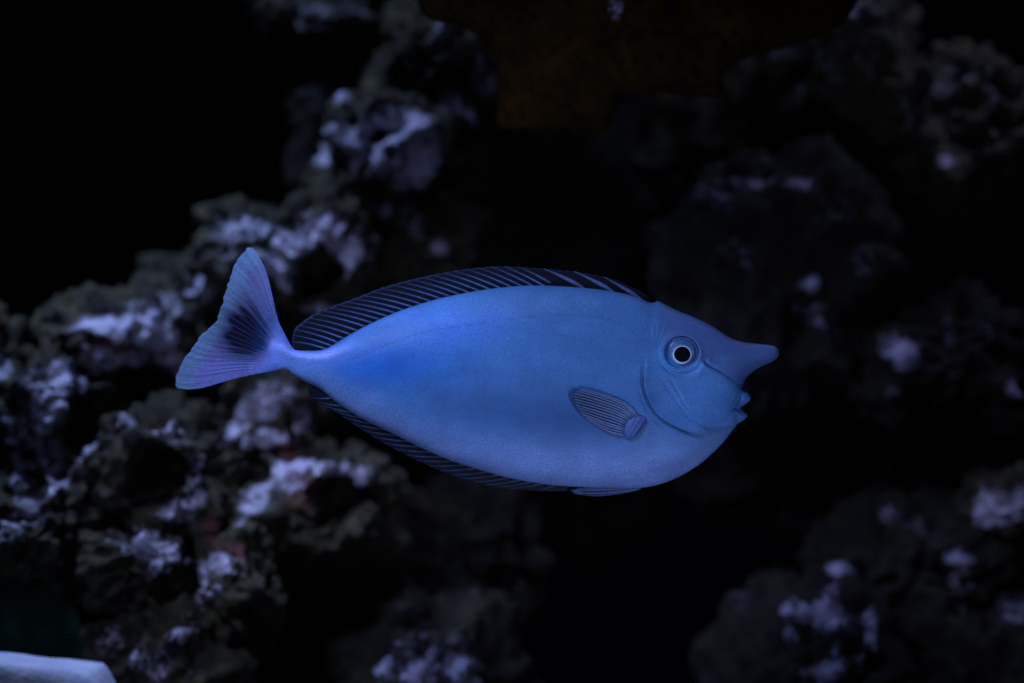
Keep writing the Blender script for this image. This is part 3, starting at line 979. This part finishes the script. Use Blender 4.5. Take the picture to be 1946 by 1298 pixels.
# arc position on the outer edge for every base x (monotone)
def out_arc(tx):
    i = np.argmin(np.abs(D_OUT[:, 0] - tx) + 1e-3 * np.arange(len(D_OUT)))
    return s_out[i]
TS = np.array([0, 12, 44, 80, 136, 186, 258, 343, 409, 464, 490, 536, 595, 657, s_out[-1]])
TS[3:-1] = [out_arc(v) for v in TX[3:-1]]
TS[2] = TS[3] * 0.55
TS[1] = TS[3] * 0.10
def out_pt(bx):
    s = np.interp(bx, BX, TS)
    return np.array([np.interp(s, s_out, D_OUT[:, 0]), np.interp(s, s_out, D_OUT[:, 1])])
def ray_curve(b, t, lift, n=10):
    u = np.linspace(0, 1, n)[:, None]
    mid = (b + t) / 2 + lift
    return (1 - u) ** 2 * b + 2 * u * (1 - u) * mid + u ** 2 * t
bases = [1233, 1176, 1119, 1064, 1041, 1020, 999, 979, 958, 938, 917, 898, 880, 862, 844, 825, 807, 790, 773, 757, 742, 727, 713, 699, 684, 671, 658, 646, 635, 625]
cols = np.concatenate([np.linspace(592, 660, 40), np.linspace(662, 1247, 150)])
grid = np.zeros((len(cols), 14, 2))
pig = np.zeros((len(cols), 14, 3))
cov = np.zeros((len(cols), 14))
for i, bx in enumerate(cols):
    b = np.array([bx, top_y(bx) + 7])
    t = out_pt(bx)
    wob = 0.5 * math.sin(bx * 0.37)
    grid[i] = ray_curve(b, t + np.array([0, wob]), np.array([-4, -7.0]), 14)
    v = np.linspace(0, 1, 14)
    base = np.array([0.0016, 0.0035, 0.009])
    tipc = np.array([0.006, 0.009, 0.016])
    fr = smooth(1040, 1200, bx)
    pc = lerp(base, tipc, (v ** 1.4)[:, None])
    pc = pc * (1 - fr) + np.array([0.005, 0.005, 0.007]) * fr
    rim = smooth(0.93, 1.0, v)[:, None]
    pig[i] = pc * (1 - 0.7 * rim) + np.array([0.015, 0.04, 0.095]) * 0.7 * rim
    cov[i] = 0.92 - 0.14 * v
th = np.tile(np.linspace(2.0, 0.5, 14), (len(cols), 1))
dors = membrane('dorsal_fin', grid, th, M_FIN, fish, pig, cov)
for bx in bases:
    b = np.array([bx, top_y(bx) + 5])
    t = out_pt(bx)
    c = ray_curve(b, t, np.array([-4, -7.0]), 10)
    c = c[:] if bx > 1050 else c
    P3 = np.stack([c[:, 0], np.zeros(10), c[:, 1]], 1)
    if bx > 1050:
        ray(dors, P3[:], 2.6, 0.9, 'spine', 0.6, 5.2 if bx > 1100 else 3.4)
    else:
        ray(dors, P3, 2.8, 1.3, 'soft', 1.0)

# ---- anal fin
BOTS = spline(BOT, 2)
ob = np.argsort(BOTS[:, 0])
def bot_y(x):
    return np.interp(x, BOTS[ob, 0], BOTS[ob, 1])
A_OUT = spline([(590, 731), (585.5, 741), (594, 756), (637, 782), (683, 814), (745, 851), (807, 882), (868, 906.6), (930, 923.5), (992, 931), (1053, 934), (1086, 932)], 2)
sa_ = np.concatenate([[0], np.cumsum(np.linalg.norm(np.diff(A_OUT, axis=0), axis=1))])
cols = np.linspace(596, 1086, 120)
def a_out(bx):
    tx = np.interp(bx, [596, 640, 700, 800, 900, 1000, 1050, 1086], [588, 596, 632, 722, 822, 922, 975, 1086])
    s = np.interp(tx, [588, 596, 632, 722, 822, 922, 975, 1086], [0] + [sa_[np.argmin(np.abs(A_OUT[6:, 0] - v)) + 6] for v in (596, 632, 722, 822, 922, 975)] + [sa_[-1]])
    return np.array([np.interp(s, sa_, A_OUT[:, 0]), np.interp(s, sa_, A_OUT[:, 1])])
grid = np.zeros((len(cols), 12, 2))
pig = np.zeros((len(cols), 12, 3))
cov = np.zeros((len(cols), 12))
v = np.linspace(0, 1, 12)
for i, bx in enumerate(cols):
    b = np.array([bx, bot_y(bx) - 7])
    t = a_out(bx)
    grid[i] = ray_curve(b, t, np.array([-4.0, 4.0]), 12)
    rim = smooth(0.93, 1.0, v)[:, None]
    pig[i] = np.array([0.002, 0.0045, 0.009]) * (1 - 0.6 * rim) + np.array([0.012, 0.03, 0.06]) * 0.6 * rim
    cov[i] = 0.88 - 0.10 * v
th = np.tile(np.linspace(2.0, 0.5, 12), (len(cols), 1))
anal = membrane('anal_fin', grid, th, M_FIN, fish, pig, cov)
for bx in list(np.arange(1064, 620, -21.5)):
    b = np.array([bx, bot_y(bx) - 5])
    t = a_out(bx)
    c = ray_curve(b, t, np.array([-4.0, 4.0]), 10)
    ray(anal, np.stack([c[:, 0], np.zeros(10), c[:, 1]], 1), 2.6, 1.0, 'anal', 1.0)

# ---- pelvic fins, folded flat against the belly
def pelvic(sign):
    up = spline([(1216, 922), (1180, 924), (1140, 925), (1105, 927), (1084, 931)], 4)
    lo = spline([(1218, 929), (1190, 936), (1154, 941.5), (1125, 942.5), (1092, 938)], 4)
    n = 24
    up, lo = resample(up, n=n), resample(lo, n=n)
    g = np.stack([lerp(up, lo, t) for t in np.linspace(0, 1, 7)], 1)
    dep = np.zeros((n, 7))
    for i in range(n):
        k = math.sin(math.pi * min(1, i / (n - 1) * 1.1) * 0.5)
        dep[i] = sign * (5 + 6 * (1 - k) - np.linspace(-2, 3, 7) + 1.2 * np.sin(np.linspace(0, 9, 7)))
    pigm = np.zeros((n, 7, 3))
    for j in range(7):
        pigm[:, j] = np.array([(0.17, 0.22, 0.36), (0.06, 0.09, 0.17), (0.15, 0.22, 0.36), (0.05, 0.08, 0.15), (0.14, 0.22, 0.36), (0.08, 0.13, 0.24), (0.15, 0.25, 0.40)][j])
    m = membrane('pelvic_fin', g, np.full((n, 7), 1.0), M_FIN, fish, pigm, np.full((n, 7), 0.97), dep)
    for t in (0.25, 0.55, 0.9):
        c = lerp(up, lo, t)[2:-1:3]
        ray(m, np.stack([c[:, 0], np.full(len(c), sign * 7.0), c[:, 1]], 1), 1.5, 0.6, 'spine')
pelvic(-1)
pelvic(1)

# ---- tail fin (Coons patch between stem, upper edge, trailing edge and lower edge)
def coons(c0, c1, d0, d1, m, n):
    """c0,c1: v=0,1 curves over u; d0,d1: u=0,1 curves over v"""
    c0, c1, d0, d1 = resample(c0, n=m), resample(c1, n=m), resample(d0, n=n), resample(d1, n=n)
    u = np.linspace(0, 1, m)[:, None, None]
    v = np.linspace(0, 1, n)[None, :, None]
    return ((1 - v) * c0[:, None] + v * c1[:, None] + (1 - u) * d0[None] + u * d1[None]
            - ((1 - u) * (1 - v) * c0[0] + u * (1 - v) * c0[-1] + (1 - u) * v * c1[0] + u * v * c1[-1]))
t_base = spline([(570, 673), (569, 682), (567, 692), (565, 703)], 2)
t_up = spline([(570, 673), (556, 660), (542, 634), (530, 608), (520, 566), (512, 531), (502.5, 504), (490, 484), (480, 472)], 3)
t_lo = spline([(565, 703), (544, 701), (505, 707.5), (456, 717.5), (418, 728.5), (389, 737), (364, 740), (342, 737.5)], 3)
t_tr = spline([(480, 472), (473, 471.5), (460, 487), (448, 507), (438, 536), (428.5, 566), (420, 593), (411, 613), (386.5, 637), (373, 655), (359.5, 674), (347, 696.5), (340, 711), (337, 727), (342, 737.5)], 2)
m, n = 150, 46
g = coons(t_base, t_tr, t_up, t_lo, m, n)
u = np.linspace(0, 1, m)
v = np.linspace(0, 1, n)
UU, VV = np.meshgrid(u, v, indexing='ij')
# fine scallops on the trailing edge
sc = np.sin(u * 2 * math.pi * 24) * 0.5 + 2.0 * vnoise(np.stack([u * 40, 0 * u, 0 * u], 1), 3)
g[..., 0] += sc[:, None] * smooth(0.85, 1, v)[None]
NR = 24
dep = 0.30 * np.sin(UU * 2 * math.pi * NR) * smooth(0.12, 0.4, VV) * (1 - 0.4 * VV)
dep += 5.0 * np.sin(VV * 2.2) * (UU - 0.5) * 2
th = 0.5 + 6.4 * (0.35 + 0.65 * smooth(0, 0.16, VV)) * (1 - smooth(0.12, 0.46, VV)) * np.sqrt(np.clip(np.minimum(UU, 1 - UU) * 5, 0.05, 1))
GX, GY = g[..., 0], g[..., 1]
def full(c): return np.tile(np.array(c), (m, n, 1))
def mx(c, k, w): return c * (1 - w[..., None]) + full(k) * w[..., None]
c = full((0.180, 0.215, 0.390))
c = mx(c, (0.24, 0.27, 0.60), np.exp(-((UU - 0.88) / 0.16) ** 2) * (1 - smooth(.8, .95, VV)))
c = mx(c, (0.07, 0.16, 0.40), 0.5 * np.exp(-((UU - 0.12) / 0.12) ** 2) * (1 - smooth(.35, .6, VV)))
streak = 0.5 + 0.5 * vnoise(np.stack([UU.ravel() * 60, VV.ravel() * 1.2, 0 * UU.ravel()], 1), 8).reshape(m, n)
streak2 = 0.5 + 0.5 * vnoise(np.stack([UU.ravel() * 26, VV.ravel() * 0.8 + 5, 0 * UU.ravel()], 1), 18).reshape(m, n)
mar = smooth(0.80, 0.93, VV + 0.05 * (streak - .5))
c = mx(c, (0.20, 0.38, 0.50), 0.85 * mar)
c = mx(c, (0.05, 0.09, 0.17), 0.5 * smooth(.97, 1, VV))
spot = np.exp(-(((GX - 467) / 42) ** 2 + ((GY - 628) / 50) ** 2) ** 1.0)
fan = np.exp(-((UU - 0.50) / 0.24) ** 2) * smooth(0.26, 0.46, VV) * (1 - smooth(.55, .98, VV))
dk = np.clip(1.45 * spot * (0.6 + 0.6 * streak2) + fan * np.clip(streak * 1.7 - 0.45, 0, 1), 0, 1)
c = mx(c, (0.0012, 0.002, 0.009), 0.985 * dk)
blue = np.exp(-(((GX - 497) / 22) ** 2 + ((GY - 640) / 40) ** 2))
c = mx(c, (0.03, 0.10, 0.36), 0.6 * blue * (1 - spot))
c = c * (0.82 + 0.36 * streak[..., None])
stem = 1 - smooth(0.16, 0.40, VV)
c = mx(c, (0.17, 0.30, 0.74), 0.95 * stem)
kd, _, kt, _ = poly_dist(KEEL, g.reshape(-1, 2))
c = mx(c, (0.37, 0.50, 0.98), (0.85 * np.exp(-(kd / 11) ** 2) * smooth(0, .04, kt)).reshape(m, n))  # keel highlight carried onto the fin as painted colour
cov = 0.97 - 0.16 * smooth(.5, 1, VV)
tail = membrane('tail_fin', g, th, M_FIN, fish, c, cov, dep)
for k in range(26):
    i = int(round((k + 0.5) / 26 * (m - 1)))
    j0 = 17
    jj = np.arange(j0, n, 3)
    P3 = np.stack([g[i, jj, 0], dep[i, jj] - 0.35, g[i, jj, 1]], 1)
    dark = dk[i, jj].mean() > 0.33
    ray(tail, P3, 1.0, 0.5, 'taild' if dark else 'tail', 0.6)

# ---- pectoral fins
p_base = spline([(1211, 790), (1193, 797), (1184, 809), (1185, 826)], 2)
p_up = spline([(1211, 790), (1189, 767), (1154, 752), (1119, 741.5), (1091, 736)], 3)
p_lo = spline([(1185, 826), (1158, 820), (1131, 805), (1112, 791)], 3)
p_tip = spline([(1091, 736), (1081, 741), (1079, 753), (1086, 769), (1098, 782), (1112, 791)], 2)
def pectoral(sign):
    m, n = 72, 26
    g = coons(p_base, p_tip, p_up, p_lo, m, n)
    u = np.linspace(0, 1, m)
    v = np.linspace(0, 1, n)
    UU, VV = np.meshgrid(u, v, indexing='ij')
    g[..., 0] += 1.5 * np.sin(u * 2 * math.pi * 16)[:, None] * smooth(.85, 1, v)[None]
    sf = surf(g.reshape(-1, 2)).reshape(m, n)
    dep = sf - 3.0 - 8.0 * np.sin(np.clip(VV, 0, 1) * 1.9) * (1 - 0.35 * UU) + 0.5 * np.sin(UU * 2 * math.pi * 18) * (1 - VV)
    gap = 0.5 + 0.5 * np.cos(UU * 2 * math.pi * 13)
    c = np.zeros((m, n, 3)) + np.array([0.014, 0.026, 0.055])
    c = c * (0.6 + 0.6 * gap[..., None])
    o = membrane('pectoral_fin', g, np.full((m, n), 0.5), M_FIN, fish, c, (0.80 - 0.50 * smooth(.35, 1, VV)) * (0.35 + 0.65 * smooth(1.0, 0.75, UU)), -sign * dep)
    for k in range(14):
        i = int(round((k / 13) ** 1.1 * 0.97 * (m - 1)))
        jj = np.array([0, 3, 6, 9, 12, 15, 18, 21, 23])
        P3 = np.stack([g[i, jj, 0], -sign * (dep[i, jj] - 0.7), g[i, jj, 1]], 1)
        ray(o, P3, 2.0, 0.7, 'pect', 0.8)
    # fleshy root of the fin
    pad = spline([(1211, 787), (1221, 790), (1225, 797), (1217, 811), (1204, 827), (1194, 833), (1186, 829), (1182, 815), (1186, 801), (1196, 792), (1211, 787)], 2.0)[:-1]
    pin = Inflate(pad, 30, 0.42, 1.5, 700)
    pp = fill_points(pad, lambda q: np.full(len(q), 1), rings=(0.6, 1.6))
    V2, F2 = triangulate(pad, pp)
    H, dd = pin.h(V2)
    H[dd < 1e-3] = 0
    w = np.stack([V2[:, 0], V2[:, 1]], 1)
    H = H + 0.6 * np.sin((w[:, 0] * 0.55 + w[:, 1] * 0.35) * 1.1) * np.clip(H / 4, 0, 1)
    V, F, src = closed_body(V2, F2, H, len(pad))
    base = surf(V[:, [0, 2]]) - 1.5
    y = -sign * (base + V[:, 1] - 1.0)
    c = np.tile(np.array([0.070, 0.125, 0.26]), (len(V), 1)) * (1 + 0.12 * np.sin((V[:, 0] * 0.55 + V[:, 2] * 0.35) * 1.1))[:, None]
    mesh_obj('fin_root', to_world(V[:, 0], V[:, 2], y), F, M_SKIN, o, attrs=dict(pigment=c, mottle=np.zeros(len(V))))
pectoral(-1)
pectoral(1)

# ---- eyes
def lathe(prof, cx, cy, sx, sy, dep, sign, seg=56):
    """prof: list of (radius, outward height) in px, drawn from rim to centre"""
    V, F = [], []
    for r, h in prof[:-1]:
        for k in range(seg):
            a = 2 * math.pi * k / seg
            V.append((cx + r * sx * math.cos(a), sign * (dep + h), cy + r * sy * math.sin(a)))
    r, h = prof[-1]
    V.append((cx, sign * (dep + h), cy))
    n = len(prof) - 1
    for i in range(n - 1):
        for k in range(seg):
            F.append((i * seg + k, i * seg + (k + 1) % seg, (i + 1) * seg + (k + 1) % seg, (i + 1) * seg + k))
    for k in range(seg):
        F.append(((n - 1) * seg + k, (n - 1) * seg + (k + 1) % seg, n * seg))
    V = np.array(V)
    return V, F
def radial_material(name, rough=0.35, spec=0.5):
    nt = NT(name)
    pig = nt.attr('pigment')
    n1 = nt.noise(900, 3, 0.6)
    c = mixnode(nt, nt.ramp(n1, [(0.35, 0.0), (0.75, 0.4)]), pig, (0.03, 0.07, 0.16))
    nt.l(c, nt.b.inputs['Base Color'])
    nt.b.inputs['Roughness'].default_value = rough
    nt.b.inputs['Specular IOR Level'].default_value = spec
    return nt.m
M_EYE = radial_material('eye_globe')
M_PUPIL = plain('pupil', (0.002, 0.002, 0.003), 0.6, 0.05)
M_SILVER = plain('iris_ring', (0.70, 0.78, 0.86), 0.4, 0.6, 0.0, 900, 0.3)
def eye(sign):
    base = float(-surf([[EYE[0] + 40, EYE[1] + 5]])[0]) - 0.5
    rr = np.concatenate([[33.5], np.linspace(32, 0.0, 30)])
    hh = []
    for r in rr:
        x = r / 32.0
        hh.append(-4.0 if r > 32.5 else 9.5 * math.sqrt(max(0, 1 - (x * 0.97) ** 2)) - 1.6 * math.exp(-((r - 27.5) / 1.6) ** 2))
    V, F = lathe(list(zip(rr, hh)), EYE[0], EYE[1], 1.0, 0.93, base, sign)
    R = np.linalg.norm((V[:, [0, 2]] - EYE) / [1, .93], axis=1)
    ang = np.arctan2(V[:, 2] - EYE[1], V[:, 0] - EYE[0])
    c = np.zeros((len(V), 3))
    for k in range(3):
        c[:, k] = np.interp(R, [0, 16, 20, 23, 25.5, 27, 28.5, 30, 31, 33.5],
                            [[.06, .10, .11, .05, .035, .012, .03, .045, .004, .004][k2] if k == 0 else
                             ([.18, .24, .25, .16, .12, .05, .12, .15, .015, .015][k2] if k == 1 else
                              [.30, .37, .38, .28, .22, .11, .23, .28, .04, .04][k2]) for k2 in range(10)])
    # darker blotches in the iris
    w = np.exp(-((R - 19.5) / 3) ** 2) * np.clip(np.cos(ang * 1.0 + 1.25) * 1.6 - 0.7, 0, 1)
    c = c * (1 - 0.7 * w[:, None])
    w = np.exp(-((R - 22) / 2.2) ** 2) * np.clip(np.sin(ang * 2 + 0.4), 0, 1)
    c = c * (1 - 0.35 * w[:, None])
    e = mesh_obj('eye', to_world(V[:, 0], V[:, 2], V[:, 1]), F, M_EYE, fish, attrs=dict(pigment=c))
    pc = np.array([1292.5, 673.2])
    # silver ring round the pupil (flattened torus, thicker below left)
    VV_, FF = [], []
    seg, sd = 64, 8
    for k in range(seg):
        a = 2 * math.pi * k / seg
        w = 1.0 + 0.55 * max(0, math.cos(a - 2.5)) 
        for j in range(sd):
            b = 2 * math.pi * j / sd
            r = 16.0 + 0.4 * w + w * 1.15 * math.cos(b)
            VV_.append((pc[0] + r * math.cos(a), sign * (base + 8.0 + 0.9 * math.sin(b)), pc[1] + r * 0.95 * math.sin(a)))
            FF.append((k * sd + j, k * sd + (j + 1) % sd, ((k + 1) % seg) * sd + (j + 1) % sd, ((k + 1) % seg) * sd + j))
    VV_ = np.array(VV_)
    mesh_obj('iris_ring', to_world(VV_[:, 0], VV_[:, 2], VV_[:, 1]), FF, M_SILVER, e)
    prof = [(15.6, 6.0), (15.2, 9.3)] + [(r, 9.4 + 1.2 * math.sqrt(max(0, 1 - (r / 15.2) ** 2))) for r in np.linspace(14.6, 0, 8)]
    V, F = lathe(prof, pc[0], pc[1], 1.0, 0.95, base, sign)
    mesh_obj('pupil', to_world(V[:, 0], V[:, 2], V[:, 1]), F, M_PUPIL, e)
eye(-1)
eye(1)
